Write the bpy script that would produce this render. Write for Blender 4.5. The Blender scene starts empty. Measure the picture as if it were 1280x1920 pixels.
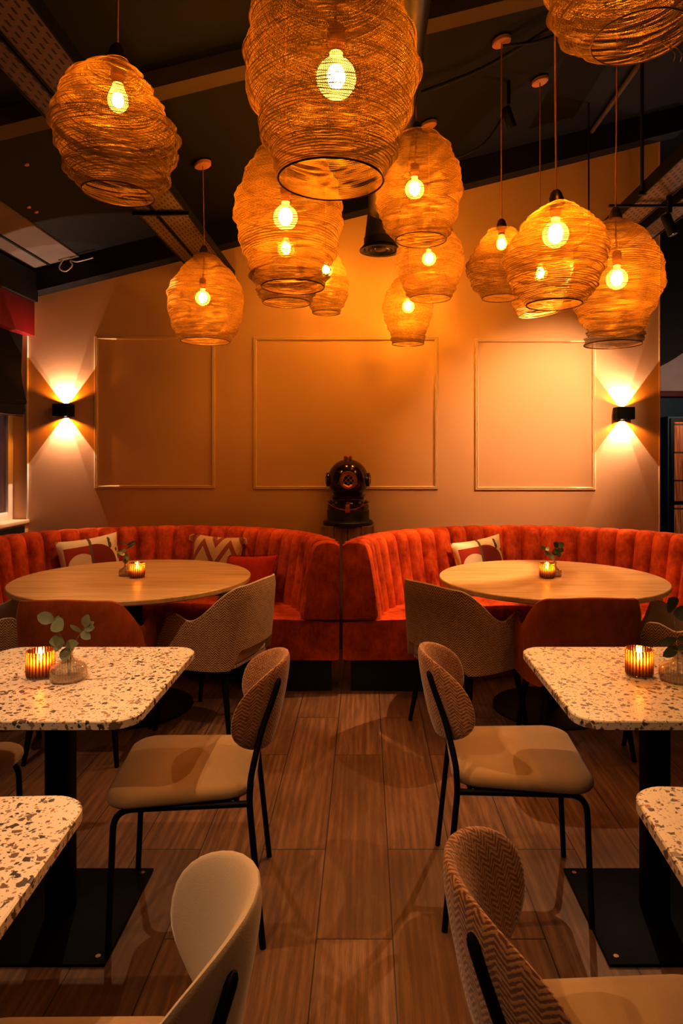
import bpy, bmesh, math, random
from math import sin, cos, pi, radians as R, sqrt
from mathutils import Vector, Matrix
random.seed(7)
S = bpy.context.scene
COL = S.collection

# ------------------------------------------------------------------ helpers
class MB:
    """collects verts / faces / uvs for one mesh"""
    def __init__(s): s.v=[]; s.f=[]; s.uv=[]
    def add(s, vs, fs, uvs=None):
        o=len(s.v); s.v+= [tuple(p) for p in vs]
        s.f += [tuple(i+o for i in f) for f in fs]
        s.uv += list(uvs) if uvs else [(p[0],p[2]) for p in vs]
        return s
    def build(s, name, mat, parent=None, smooth=True, angle=40):
        me=bpy.data.meshes.new(name); me.from_pydata(s.v,[],s.f)
        ul=me.uv_layers.new(name='UVMap')
        for l in me.loops: ul.data[l.index].uv=s.uv[l.vertex_index]
        bm=bmesh.new(); bm.from_mesh(me)
        bmesh.ops.recalc_face_normals(bm, faces=bm.faces)
        if smooth:
            for f in bm.faces: f.smooth=True
            for e in bm.edges:
                if len(e.link_faces)==2 and e.calc_face_angle(0)>R(angle): e.smooth=False
        bm.to_mesh(me); bm.free()
        me.materials.append(mat)
        o=bpy.data.objects.new(name,me); COL.objects.link(o)
        if parent: o.parent=parent
        return o

def rounded(pts, rad, n=6):
    """2-D polygon with rounded corners"""
    out=[]; N=len(pts)
    for i in range(N):
        p=Vector(pts[i]); a=Vector(pts[i-1]); b=Vector(pts[(i+1)%N])
        r=rad[i] if isinstance(rad,(list,tuple)) else rad
        da=(a-p).normalized(); db=(b-p).normalized()
        if r<=1e-6: out.append(tuple(p)); continue
        ang=da.angle(db); d=r/math.tan(ang/2)
        c=p+(da+db).normalized()*(r/sin(ang/2))
        s=p+da*d; e=p+db*d
        a0=math.atan2(*(s-c).yx); a1=math.atan2(*(e-c).yx)
        while a1-a0>pi: a1-=2*pi
        while a1-a0<-pi: a1+=2*pi
        for k in range(n+1):
            t=a0+(a1-a0)*k/n; out.append((c.x+r*cos(t),c.y+r*sin(t)))
    return out

def circle(r,n=48,cx=0,cy=0,ry=None):
    return [(cx+r*cos(2*pi*i/n),cy+(ry or r)*sin(2*pi*i/n)) for i in range(n)]

def prism(outline, layers, mb=None, dome=None):
    """stack of outlines: layers = [(inset, z)], capped"""
    mb=mb or MB(); n=len(outline)
    cx=sum(p[0] for p in outline)/n; cy=sum(p[1] for p in outline)/n
    rx=max(abs(p[0]-cx) for p in outline); ry=max(abs(p[1]-cy) for p in outline)
    vs=[];fs=[]
    for ins,z in layers:
        kx=max(0,1-ins/rx); ky=max(0,1-ins/ry)
        vs+=[(cx+(p[0]-cx)*kx, cy+(p[1]-cy)*ky, z) for p in outline]
    for k in range(len(layers)-1):
        for i in range(n):
            j=(i+1)%n
            fs.append((k*n+i,k*n+j,(k+1)*n+j,(k+1)*n+i))
    fs.append(tuple(range(n))[::-1]); L=(len(layers)-1)*n
    fs.append(tuple(range(L,L+n)))
    mb.add(vs,fs,[(v[0],v[1]) for v in vs]); return mb

def box(x0,x1,y0,y1,z0,z1,bev=0.0,mb=None,seg=2):
    mb=mb or MB()
    bm=bmesh.new(); bmesh.ops.create_cube(bm,size=1)
    for v in bm.verts:
        v.co=Vector((x0 if v.co.x<0 else x1, y0 if v.co.y<0 else y1, z0 if v.co.z<0 else z1))
    if bev>0: bmesh.ops.bevel(bm,geom=bm.edges[:],offset=bev,segments=seg,profile=.5,affect='EDGES')
    bm.verts.index_update()
    mb.add([v.co.copy() for v in bm.verts],[[v.index for v in f.verts] for f in bm.faces]); bm.free(); return mb

def tube(pts, r, seg=10, mb=None, caps=True):
    """tube through points; r number or list"""
    mb=mb or MB(); P=[Vector(p) for p in pts]; n=len(P)
    rr=r if isinstance(r,(list,tuple)) else [r]*n
    T=[(P[min(i+1,n-1)]-P[max(i-1,0)]).normalized() for i in range(n)]
    up=Vector((0,0,1)) if abs(T[0].z)<.9 else Vector((1,0,0))
    nrm=T[0].cross(up).normalized(); vs=[]; fs=[]
    for i in range(n):
        nrm=(nrm-T[i]*nrm.dot(T[i])).normalized(); b=T[i].cross(nrm)
        for k in range(seg):
            a=2*pi*k/seg; vs.append(P[i]+(nrm*cos(a)+b*sin(a))*rr[i])
    for i in range(n-1):
        for k in range(seg):
            j=(k+1)%seg; fs.append((i*seg+k,i*seg+j,(i+1)*seg+j,(i+1)*seg+k))
    if caps:
        fs.append(tuple(range(seg))[::-1]); fs.append(tuple(range((n-1)*seg,n*seg)))
    mb.add(vs,fs); return mb

def smooth_path(pts, sub=6):
    P=[Vector(p) for p in pts]; out=[]
    for i in range(len(P)-1):
        a=P[max(i-1,0)];b=P[i];c=P[i+1];d=P[min(i+2,len(P)-1)]
        for k in range(sub):
            t=k/sub
            out.append(.5*((2*b)+(c-a)*t+(2*a-5*b+4*c-d)*t*t+(3*b-a-3*c+d)*t**3))
    out.append(P[-1]); return out

def fillet(pts, rad, n=5):
    """polyline with rounded corners in 3-D"""
    P=[Vector(p) for p in pts]; out=[P[0]]
    for i in range(1,len(P)-1):
        p=P[i]; a=p+(P[i-1]-p).normalized()*rad; b=p+(P[i+1]-p).normalized()*rad
        for k in range(n+1):
            t=k/n; out.append(a*(1-t)**2+p*2*t*(1-t)+b*t*t)
    out.append(P[-1]); return out

def lathe(prof, seg=32, mb=None, cx=0, cy=0, rib=0, ribn=0):
    mb=mb or MB(); vs=[];fs=[];uv=[]
    for k,(r,z) in enumerate(prof):
        for i in range(seg):
            a=2*pi*i/seg; rr=r*(1+rib*cos(ribn*a)) if rib else r
            vs.append((cx+rr*cos(a),cy+rr*sin(a),z)); uv.append((i/seg,z))
    for k in range(len(prof)-1):
        for i in range(seg):
            j=(i+1)%seg; fs.append((k*seg+i,k*seg+j,(k+1)*seg+j,(k+1)*seg+i))
    mb.add(vs,fs,uv); return mb

def ball(c, r, mb=None, seg=16, sx=1, sy=1, sz=1):
    prof=[(max(1e-4,r*sin(pi*k/10)),-r*cos(pi*k/10)) for k in range(11)]
    m=lathe(prof,seg); mb=mb or MB()
    mb.add([(c[0]+v[0]*sx,c[1]+v[1]*sy,c[2]+v[2]*sz) for v in m.v],m.f,m.uv); return mb

def xf(mb, M):
    mb.v=[tuple(M@Vector(v)) for v in mb.v]; return mb

def tag(o,label=None,cat=None,group=None,kind=None):
    if label: o['label']=label
    if cat: o['category']=cat
    if group: o['group']=group
    if kind: o['kind']=kind
    return o
def thing(name,label,cat,loc=(0,0,0),rz=0,group=None):
    o=bpy.data.objects.new(name,None); o.empty_display_size=.05; COL.objects.link(o)
    o.location=loc; o.rotation_euler=(0,0,rz); return tag(o,label,cat,group)
def struct(o): o['kind']='structure'; return o
def kids(o): return [c for c in COL.objects if c.parent==o]
def dup(root,loc,rz,label,group=None):
    ch=kids(root); r=root.copy(); COL.objects.link(r); r.location=loc; r.rotation_euler=(0,0,rz)
    r['label']=label
    if group: r['group']=group
    for c in ch:
        gs=kids(c); d=c.copy(); COL.objects.link(d); d.parent=r
        for g in gs:
            e=g.copy(); COL.objects.link(e); e.parent=d
    return r

# ------------------------------------------------------------------ materials
class NT:
    def __init__(s,name):
        s.m=bpy.data.materials.new(name); s.m.use_nodes=True; s.t=s.m.node_tree
        s.t.nodes.clear(); s.out=s.n('ShaderNodeOutputMaterial')
    def n(s,t,ins=None,**kw):
        d=s.t.nodes.new(t)
        for k,v in kw.items(): setattr(d,k,v)
        for k,v in (ins or {}).items(): s.set(d,k,v)
        return d
    def set(s,d,k,v):
        sock=d.inputs[k]
        if isinstance(v,bpy.types.NodeSocket): s.t.links.new(v,sock)
        elif isinstance(v,bpy.types.Node): s.t.links.new(v.outputs[0],sock)
        else:
            if isinstance(v,(tuple,list)) and sock.type=='RGBA' and len(v)==3: v=(*v,1)
            sock.default_value=v
    def math(s,op,a,b=None,c=None,clamp=False):
        d=s.n('ShaderNodeMath',operation=op,use_clamp=clamp); s.set(d,0,a)
        if b is not None: s.set(d,1,b)
        if c is not None: s.set(d,2,c)
        return d.outputs[0]
    def mix(s,f,a,b,mode='MIX'):
        d=s.n('ShaderNodeMix',data_type='RGBA',blend_type=mode)
        s.set(d,0,f); s.set(d,6,a); s.set(d,7,b); return d.outputs[2]
    def ramp(s,f,stops,interp='LINEAR'):
        d=s.n('ShaderNodeValToRGB'); s.set(d,0,f); e=d.color_ramp; e.interpolation=interp
        while len(e.elements)<len(stops): e.elements.new(.5)
        for el,(p,c) in zip(e.elements,stops):
            el.position=p; el.color=(*c,1) if len(c)==3 else c
        return d.outputs[0]
    def noise(s,vec,scale,detail=4,rough=.5,out=0):
        d=s.n('ShaderNodeTexNoise',{'Scale':scale,'Detail':detail,'Roughness':rough})
        if vec is not None: s.set(d,'Vector',vec)
        return d.outputs[out]
    def obj(s): return s.n('ShaderNodeTexCoord').outputs['Object']
    def uv(s): return s.n('ShaderNodeTexCoord').outputs['UV']
    def mapping(s,vec,scale=(1,1,1),loc=(0,0,0),rot=(0,0,0)):
        return s.n('ShaderNodeMapping',{'Vector':vec,'Scale':scale,'Location':loc,'Rotation':rot}).outputs[0]
    def bump(s,h,strength=.3,dist=.01):
        return s.n('ShaderNodeBump',{'Height':h,'Strength':strength,'Distance':dist}).outputs[0]
    def pbsdf(s,**kw):
        d=s.n('ShaderNodeBsdfPrincipled')
        names={'color':'Base Color','rough':'Roughness','metal':'Metallic','normal':'Normal','sheen':'Sheen Weight',
               'sheenr':'Sheen Roughness','sheent':'Sheen Tint','spec':'Specular IOR Level','emit':'Emission Color','emits':'Emission Strength','coat':'Coat Weight'}
        for k,v in kw.items(): s.set(d,names[k],v)
        return d
    def done(s,sh):
        s.t.links.new(sh.outputs[0] if isinstance(sh,bpy.types.Node) else sh, s.out.inputs[0]); return s.m

def plain(name,color,rough=.6,metal=0,var=.12,scale=8,bump=0,**kw):
    t=NT(name); o=t.obj(); n=t.noise(o,scale,5)
    c=t.mix(n,tuple(x*(1-var) for x in color),tuple(min(1,x*(1+var)) for x in color))
    a=dict(color=c,rough=rough,metal=metal,**kw)
    if bump: a['normal']=t.bump(t.noise(o,scale*25,3),bump,.004)
    return t.done(t.pbsdf(**a))

def emis(name,color,strength):
    t=NT(name); return t.done(t.n('ShaderNodeEmission',{'Color':color,'Strength':strength}))

M={}
M['wall']=plain('wall_paint',(.72,.50,.33),.75,var=.04,scale=3,bump=.03)
M['wall_dark']=plain('dark_wall',(.05,.035,.03),.8)
M['mould']=plain('moulding_paint',(.76,.60,.42),.5,var=.03)
M['ceil']=plain('ceiling_black',(.006,.004,.003),.75,var=.3,scale=2)
M['beam']=plain('beam_black',(.006,.005,.005),.6,var=.2)
M['rafter']=plain('rafter_paint',(.12,.08,.055),.7,var=.15)
M['greyboard']=plain('grey_board',(.20,.165,.15),.7,var=.25,scale=6)
M['red']=plain('red_panel',(.18,.002,.006),.45,var=.1)
M['black']=plain('black_metal',(.005,.004,.004),.5,var=.2,spec=.18)
M['plate']=plain('plate_black',(.0025,.002,.002),.55,spec=.10)
M['blackmatte']=plain('black_plinth',(.006,.005,.005),.7)
M['navy']=plain('navy_paint',(.006,.04,.085),.6)
M['greywall']=plain('grey_wall',(.42,.37,.40),.7)
M['white']=plain('white_frame',(.78,.74,.70),.4,var=.03)
M['cord']=plain('cord_cloth',(.45,.20,.09),.7)
M['brass']=plain('aged_brass',(.22,.13,.06),.35,metal=.9)
M['socket']=plain('wood_socket',(.30,.14,.05),.5)
M['canopy']=plain('canopy_wood',(.62,.32,.17),.6)
M['duct']=plain('duct_metal',(.10,.075,.055),.38,metal=.7)
M['vent']=plain('vent_dark',(.03,.022,.018),.35,metal=.4)
M['rim']=plain('wire_rim',(.13,.06,.02),.45,metal=.4)
M['wax']=NT('candle_wax_glow'); _w=M['wax']; _z=_w.n('ShaderNodeSeparateXYZ',{0:_w.obj()}).outputs[2]
M['wax']=_w.done(_w.pbsdf(color=(.9,.65,.4),rough=.5,emit=(1,.60,.22),emits=_w.math('MULTIPLY_ADD',_w.math('POWER',_w.math('MULTIPLY',_z,26,clamp=True),3),11,.35)))  # wax emits, stronger towards the top, standing in for flame light inside it
M['flame']=emis('flame',(1,.60,.20),220)
M['stem']=plain('stem',(.16,.15,.06),.6)
M['leaf']=plain('leaf',(.20,.22,.12),.55,var=.35,scale=30)
M['leafdark']=plain('leaf_dark',(.07,.085,.045),.5,var=.35,scale=30)
M['wcable']=plain('white_cable',(.7,.6,.5),.5)
M['chairseat']=None

def m_tray():
    t=NT('perforated_steel'); o=t.obj()
    sx=t.n('ShaderNodeSeparateXYZ',{0:o})
    row=t.math('FLOOR',t.math('MULTIPLY',sx.outputs[0],38))
    yy=t.math('ADD',t.math('MULTIPLY',sx.outputs[1],16),t.math('MULTIPLY',row,.5))
    a=t.math('LESS_THAN',t.math('FRACT',yy),.55)
    b=t.math('LESS_THAN',t.math('ABSOLUTE',t.math('SUBTRACT',t.math('FRACT',t.math('MULTIPLY',sx.outputs[0],38)),.5)),.17)
    h=t.math('MULTIPLY',a,b)
    return t.done(t.pbsdf(color=t.mix(h,(.17,.12,.09),(.02,.014,.01)),rough=.45,metal=.3))
M['tray']=m_tray()

def m_floor():
    t=NT('floor_planks'); o=t.obj(); s=t.n('ShaderNodeSeparateXYZ',{0:o})
    v=t.n('ShaderNodeCombineXYZ',{0:s.outputs[1],1:t.math('ADD',s.outputs[0],.148+2.3)})
    def brick(c1,c2,mort):
        b=t.n('ShaderNodeTexBrick',{'Vector':v,'Color1':c1,'Color2':c2,'Mortar':mort,'Scale':1,'Mortar Size':.0022,
            'Mortar Smooth':.1,'Bias':0,'Brick Width':1.25,'Row Height':.23}); b.offset=.37; b.offset_frequency=2; return b
    b=brick((0,0,0),(1,1,1),(.5,.5,.5))
    rnd=b.outputs[0]
    g=t.mapping(o,(14,1.1,1)); g=t.n('ShaderNodeVectorMath',{0:g,1:t.mix(1,rnd,rnd)},operation='ADD').outputs[0]
    n1=t.noise(g,2.6,8,.62); n2=t.noise(t.mapping(o,(75,2.2,1)),4,6,.75)
    n3=t.noise(o,1.7,3)
    rings=t.n('ShaderNodeTexWave',{'Vector':t.mapping(g,(.55,.22,1)),'Scale':1.4,'Distortion':9,'Detail':3,'Detail Scale':1.2},bands_direction='X').outputs[1]
    f=t.math('ADD',t.math('MULTIPLY',n1,.55),t.math('ADD',t.math('MULTIPLY',n2,.35),t.math('MULTIPLY',rings,.07)))
    c=t.ramp(f,[(.34,(.075,.04,.022)),(.47,(.19,.112,.064)),(.57,(.31,.20,.125)),(.70,(.43,.31,.21))])
    c=t.mix(t.math('MULTIPLY',rnd,.65),c,(.12,.065,.036))
    c=t.mix(t.math('MULTIPLY',n3,.35),c,(.22,.13,.07))
    c=t.mix(1,c,(1,.86,.70),'MULTIPLY'); c=t.mix(b.outputs[1],c,(.035,.02,.012))
    return t.done(t.pbsdf(color=c,rough=t.math('MULTIPLY_ADD',n1,.25,.38),normal=t.bump(t.math('SUBTRACT',f,b.outputs[1]),.12,.004)))
M['floor']=m_floor()

def m_oak():
    t=NT('oak_top'); o=t.obj(); g=t.mapping(o,(1.2,13,13))
    n1=t.noise(g,2.2,7,.6); n2=t.noise(t.mapping(o,(2,70,70)),3,4,.7); n3=t.noise(t.mapping(o,(1,5,5)),1.5,3)
    f=t.math('ADD',t.math('MULTIPLY',n1,.55),t.math('ADD',t.math('MULTIPLY',n2,.25),t.math('MULTIPLY',n3,.2)))
    c=t.ramp(f,[(.3,(.34,.20,.085)),(.5,(.58,.40,.20)),(.7,(.72,.53,.30))])
    return t.done(t.pbsdf(color=c,rough=.38,normal=t.bump(f,.08,.002)))
M['oak']=m_oak()

def m_terrazzo(sc=1.0,name='terrazzo',contrast=1.0):
    t=NT(name); o=t.obj()
    w=t.noise(o,22,3,out=1); vec=t.mix(.035,o,w)
    def layer(scale,lo,hi,seed):
        vv=t.mapping(vec,(scale,scale,scale),(seed,seed*1.7,seed*.3),(0,0,seed))
        a=t.n('ShaderNodeTexVoronoi',{'Vector':vv,'Scale':1,'Randomness':1},distance='MANHATTAN')
        r=t.n('ShaderNodeSeparateColor',{0:a.outputs[1]})
        th=t.math('MULTIPLY_ADD',r.outputs[0],hi-lo,lo)
        m=t.math('LESS_THAN',a.outputs[0],th)
        return m,r.outputs[1],r.outputs[2]
    base=t.mix(t.noise(o,9,4),(.66,.56,.47),(.80,.71,.61))
    m3,a3,b3=layer(135*sc,.05,.60,2.1)
    c=t.mix(t.math('MULTIPLY',m3,.9),base,t.ramp(a3,[(0,(.20,.11,.07)),(.5,(.33,.22,.15)),(1,(.45,.36,.28))],'CONSTANT'))
    m1,a1,b1=layer(70*sc,.2,.90,.7)
    cols=[(0,(.09,.07,.06)),(.25,(.22,.14,.09)),(.5,(.14,.10,.08)),(.68,(.42,.18,.07)),(.76,(.34,.26,.19)),(.9,(.07,.068,.07))]
    c=t.mix(t.math('MULTIPLY',m1,t.math('GREATER_THAN',b1,.40)),c,t.ramp(a1,cols,'CONSTANT'))
    m2,a2,b2=layer(42*sc,.25,.80,4.4)
    c=t.mix(t.math('MULTIPLY',m2,t.math('GREATER_THAN',b2,.78)),c,t.ramp(a2,cols,'CONSTANT'))
    return t.done(t.pbsdf(color=c,rough=.32))
M['terrazzo']=m_terrazzo()

def m_velvet(name,dark,light,patch=6.0):
    t=NT(name); o=t.obj()
    n1=t.noise(o,patch,5,.65); n2=t.noise(t.mapping(o,(1,1,.5)),patch*6,4,.6)
    f=t.math('MULTIPLY_ADD',n1,.75,t.math('MULTIPLY',n2,.38))
    c=t.ramp(f,[(.38,dark),(.54,tuple((a+b)/2 for a,b in zip(dark,light))),(.72,light)])
    return t.done(t.pbsdf(color=c,rough=.75,sheen=.3,sheenr=.4,sheent=tuple(min(1,x*1.6+.08) for x in light),spec=.15,normal=t.bump(n2,.15,.006)))
M['velvet']=m_velvet('banquette_velvet',(.26,.026,.006),(.74,.155,.027))
M['rust']=m_velvet('rust_velvet',(.28,.062,.013),(.50,.135,.028),5)

def m_herring(name,a,b,col=.022,st=.0085,lo=.35,hi=.65,na=1.9):
    t=NT(name); s=t.n('ShaderNodeSeparateXYZ',{0:t.uv()})
    u=t.math('ABSOLUTE',t.math('SUBTRACT',t.math('FRACT',t.math('DIVIDE',s.outputs[0],col*2)),.5))
    v=t.math('ADD',t.math('DIVIDE',s.outputs[1],st),t.math('MULTIPLY',u,2*col*1.1/st))
    w=t.math('ABSOLUTE',t.math('SUBTRACT',t.math('FRACT',v),.5)); w=t.math('MULTIPLY',w,2)
    n=t.noise(t.uv(),120,3,.7); n0=t.noise(t.uv(),30,3,.6)
    f=t.math('ADD',w,t.math('MULTIPLY',t.math('SUBTRACT',t.math('ADD',n,t.math('MULTIPLY',n0,.6)),.8),na))
    c=t.ramp(f,[(lo,b),(hi,a)])
    return t.done(t.pbsdf(color=c,rough=.85,sheen=.3,normal=t.bump(w,.16,.002)))
M['herring']=m_herring('herringbone_light',(.62,.41,.21),(.17,.07,.026),.016,.0125,.42,.58,.9)
M['herringbrown']=m_herring('herringbone_brown',(.50,.25,.08),(.20,.065,.02),.015,.0105,.36,.64,1.7)
def m_fabric(name,c0,c1,sc=7):
    t=NT(name); o=t.obj(); n=t.noise(o,sc,4); f=t.noise(o,420,2)
    c=t.mix(n,c0,c1); c=t.mix(t.math('MULTIPLY',f,.35),c,tuple(x*.6 for x in c0))
    return t.done(t.pbsdf(color=c,rough=.85,sheen=.35,normal=t.bump(f,.25,.002)))
M['seat']=m_fabric('seat_fabric',(.34,.21,.09),(.44,.29,.14))
M['lining']=m_fabric('lining_fabric',(.58,.46,.33),(.68,.56,.42))
M['plainback']=m_fabric('plain_back_fabric',(.50,.37,.25),(.62,.48,.34),4)
M['tanback']=m_fabric('tan_back_fabric',(.38,.24,.13),(.46,.30,.17),4)

def m_shade():
    t=NT('knitted_wire'); s=t.n('ShaderNodeSeparateXYZ',{0:t.uv()}); o=t.obj()
    n=t.noise(o,16,3); n2=t.noise(t.mapping(o,(3,3,45)),1.5,3)
    fv=t.math('FRACT',s.outputs[1])
    fu=t.math('FRACT',t.math('ADD',s.outputs[0],t.math('MULTIPLY',fv,.6)))
    strand=t.math('ABSOLUTE',t.math('SUBTRACT',fu,.5))
    row=t.math('ABSOLUTE',t.math('SUBTRACT',fv,.5))
    dens=t.math('ADD',t.math('MULTIPLY',n,.26),t.math('MULTIPLY',n2,.30))
    hole=t.math('MULTIPLY',t.math('LESS_THAN',strand,t.math('SUBTRACT',.59,dens)),
                t.math('LESS_THAN',row,t.math('SUBTRACT',.64,dens)))
    sh=t.math('MULTIPLY_ADD',strand,1.0,t.math('MULTIPLY',row,.6))
    c=t.mix(t.math('MINIMUM',sh,1),(.12,.062,.016),(.37,.235,.072))
    c=t.mix(t.math('MULTIPLY',n2,.6),c,(.12,.055,.015))
    d=t.n('ShaderNodeBsdfDiffuse',{'Color':c}); tr=t.n('ShaderNodeBsdfTranslucent',{'Color':c})
    g=t.n('ShaderNodeBsdfGlossy',{'Color':(.9,.7,.35,1),'Roughness':.5})
    a=t.n('ShaderNodeMixShader',{0:.13,1:d,2:tr}); a=t.n('ShaderNodeMixShader',{0:.06,1:a,2:g})
    x=t.n('ShaderNodeMixShader',{0:hole,1:a,2:t.n('ShaderNodeBsdfTransparent')})
    return t.done(x)
M['shade']=m_shade()

def m_bulb():
    t=NT('bulb_glass'); lw=t.n('ShaderNodeLayerWeight',{'Blend':.35})
    e=t.n('ShaderNodeEmission',{'Color':(1,.64,.12,1),'Strength':4.5})
    x=t.n('ShaderNodeMixShader',{0:t.math('MULTIPLY_ADD',lw.outputs[1],.35,.45),1:t.n('ShaderNodeBsdfTransparent',{'Color':(1,.86,.6,1)}),2:e})
    return t.done(x)
M['bulb']=m_bulb()
M['fil']=emis('filament_glow',(1,.49,.06),860)
M['filw']=emis('filament_glow_pale',(1,.47,.11),300)

def m_amber():
    t=NT('amber_ribbed_glass'); s=t.n('ShaderNodeSeparateXYZ',{0:t.uv()})
    st=t.math('ABSOLUTE',t.math('SUBTRACT',t.math('FRACT',t.math('MULTIPLY',s.outputs[0],26)),.5))
    k=t.math('GREATER_THAN',st,.26)
    hz=t.math('MULTIPLY',s.outputs[1],11,clamp=True)
    c=t.mix(k,(1,.80,.45),(.16,.045,.012)); c=t.mix(t.math('SUBTRACT',1,hz,clamp=True),c,(.45,.18,.05))
    tr=t.n('ShaderNodeBsdfTransparent',{'Color':c}); gl=t.n('ShaderNodeBsdfGlossy',{'Color':(1,.8,.5,1),'Roughness':.08})
    df=t.n('ShaderNodeBsdfTranslucent',{'Color':t.mix(k,(.95,.55,.16),(.25,.07,.012))})
    a=t.n('ShaderNodeMixShader',{0:.3,1:tr,2:df})
    return t.done(t.n('ShaderNodeMixShader',{0:.07,1:a,2:gl}))
M['amber']=m_amber()
def m_clear(name,col,gl=.14,ribs=0):
    t=NT(name); lw=t.n('ShaderNodeLayerWeight',{'Blend':.45})
    c=col
    if ribs:
        s=t.n('ShaderNodeSeparateXYZ',{0:t.uv()})
        st=t.math('FRACT',t.math('MULTIPLY',s.outputs[0],ribs)); c=t.mix(t.math('GREATER_THAN',st,.5),col,tuple(x*.72 for x in col))
    tr=t.n('ShaderNodeBsdfTransparent',{'Color':c}); g=t.n('ShaderNodeBsdfGlossy',{'Color':(1,.9,.8,1),'Roughness':.06})
    f=t.math('MULTIPLY_ADD',lw.outputs[1],.5,gl,clamp=True)
    a=t.n('ShaderNodeMixShader',{0:f,1:tr,2:g})
    if ribs:
        df=t.n('ShaderNodeBsdfDiffuse',{'Color':(.72,.60,.48,1)}); a=t.n('ShaderNodeMixShader',{0:.26,1:a,2:df})
    return t.done(a)
M['clear']=m_clear('ribbed_clear_glass',(.93,.88,.82),.08,40)
M['pane']=m_clear('window_glass',(.5,.55,.65),.2)

def m_bamboo():
    t=NT('bamboo_weave_glow'); o=t.obj(); 
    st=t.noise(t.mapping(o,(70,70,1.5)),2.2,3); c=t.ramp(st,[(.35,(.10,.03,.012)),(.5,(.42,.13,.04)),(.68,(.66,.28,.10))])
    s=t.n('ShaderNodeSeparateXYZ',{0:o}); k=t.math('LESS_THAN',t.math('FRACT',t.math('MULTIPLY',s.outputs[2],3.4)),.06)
    return t.done(t.pbsdf(color=t.mix(k,c,(.06,.03,.015)),rough=.6,emit=t.mix(k,c,(.02,.01,.005)),emits=.12))  # weak self-emission brightens the panels, no lamp in the cabinet
M['bamboo']=m_bamboo()
def m_planks():
    t=NT('rough_planks'); o=t.obj(); n=t.noise(t.mapping(o,(30,30,2)),2,6,.65)
    c=t.ramp(n,[(.3,(.10,.045,.022)),(.55,(.22,.11,.055)),(.75,(.33,.19,.10))])
    return t.done(t.pbsdf(color=c,rough=.75,normal=t.bump(n,.3,.004)))
M['planks']=m_planks()
M['helmet']=plain('dark_copper',(.045,.020,.014),.18,metal=.55,var=.3,coat=.4)
M['copper']=plain('copper',(.55,.24,.10),.28,metal=.9)
M['port']=plain('port_glass',(.01,.008,.008),.08)
M['wire']=plain('pale_wire',(.75,.55,.35),.35,metal=.7)
M['ebony']=plain('ebony',(.018,.012,.010),.4)

def m_cush_leaf():
    t=NT('cushion_print'); s=t.n('ShaderNodeSeparateXYZ',{0:t.uv()}); u,v=s.outputs[0],s.outputs[1]
    def disc(cx,cy,r):
        a=t.math('POWER',t.math('SUBTRACT',u,cx),2); b=t.math('POWER',t.math('SUBTRACT',v,cy),2)
        return t.math('LESS_THAN',t.math('ADD',a,b),r*r)
    cream=(.82,.70,.55); red=(.42,.05,.018)
    c=t.mix(t.math('MULTIPLY',t.math('LESS_THAN',v,.86),t.math('GREATER_THAN',u,.08)),cream,red)
    c=t.mix(disc(.34,.50,.24),c,cream)
    c=t.mix(t.math('GREATER_THAN',u,.5),c,cream)
    c=t.mix(t.math('MULTIPLY',disc(.56,.52,.35),t.math('GREATER_THAN',u,.52)),c,(.26,.03,.015))
    lf=t.n('ShaderNodeTexVoronoi',{'Vector':t.mapping(t.uv(),(9,5,1),(0,0,0),(0,0,.7)),'Scale':1}).outputs[0]
    c=t.mix(t.math('MULTIPLY',t.math('MULTIPLY',t.math('LESS_THAN',lf,.30),t.math('GREATER_THAN',u,.80)),t.math('GREATER_THAN',v,.45)),c,(.13,.11,.05))
    c=t.mix(t.math('LESS_THAN',t.math('ABSOLUTE',t.math('SUBTRACT',u,.51)),.022),c,(.20,.12,.06))
    f=t.noise(t.uv(),150,2)
    return t.done(t.pbsdf(color=c,rough=.85,sheen=.2,normal=t.bump(f,.3,.003)))
M['cushleaf']=m_cush_leaf()
def m_chev():
    t=NT('cushion_chevron'); s=t.n('ShaderNodeSeparateXYZ',{0:t.uv()})
    u=t.math('ABSOLUTE',t.math('SUBTRACT',t.math('FRACT',t.math('MULTIPLY',s.outputs[0],1.95)),.5))
    v=t.math('FRACT',t.math('ADD',t.math('MULTIPLY',s.outputs[1],2.5),t.math('MULTIPLY',u,2.1)))
    k=t.math('LESS_THAN',v,.38); f=t.noise(t.uv(),70,3)
    c=t.mix(k,(.66,.42,.20),(.33,.055,.02)); c=t.mix(t.math('MULTIPLY',f,.3),c,(.35,.2,.08))
    return t.done(t.pbsdf(color=c,rough=.9,sheen=.2,normal=t.bump(f,.5,.006)))
M['chev']=m_chev()
M['cushred']=m_velvet('cushion_red',(.36,.025,.01),(.50,.05,.016),9)
M['fringe']=plain('fringe',(.30,.02,.01),.9)
M['tassel']=plain('tassel',(.62,.40,.2),.9)
M['blind']=plain('blind_fabric',(.010,.008,.007),.9,spec=.1)

# ------------------------------------------------------------------ camera (level, lens shifted)
F=1268.0; PX=685.0; PY=852.0; CZ=1.46
cd=bpy.data.cameras.new('camera'); cam=bpy.data.objects.new('camera',cd); COL.objects.link(cam)
cam.location=(0,0,CZ); cam.rotation_euler=(R(90),0,0)
cd.sensor_fit='VERTICAL'; cd.sensor_height=36; cd.lens=36*F/1920
cd.shift_x=-(PX-640)/1920; cd.shift_y=(PY-960)/1920
cd.clip_start=.02; S.camera=cam
def W(x,y,D): return ((x-PX)*D/F, D, CZ+(PY-y)*D/F)

# ------------------------------------------------------------------ the room
YB=5.45                                   # far wall
def ceil_z(x): return 2.925+.2495*(x+2.62)
struct(box(-2.95,4.6,-2.6,8.2,-.05,0).build('floor',M['floor'],smooth=False))
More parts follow.
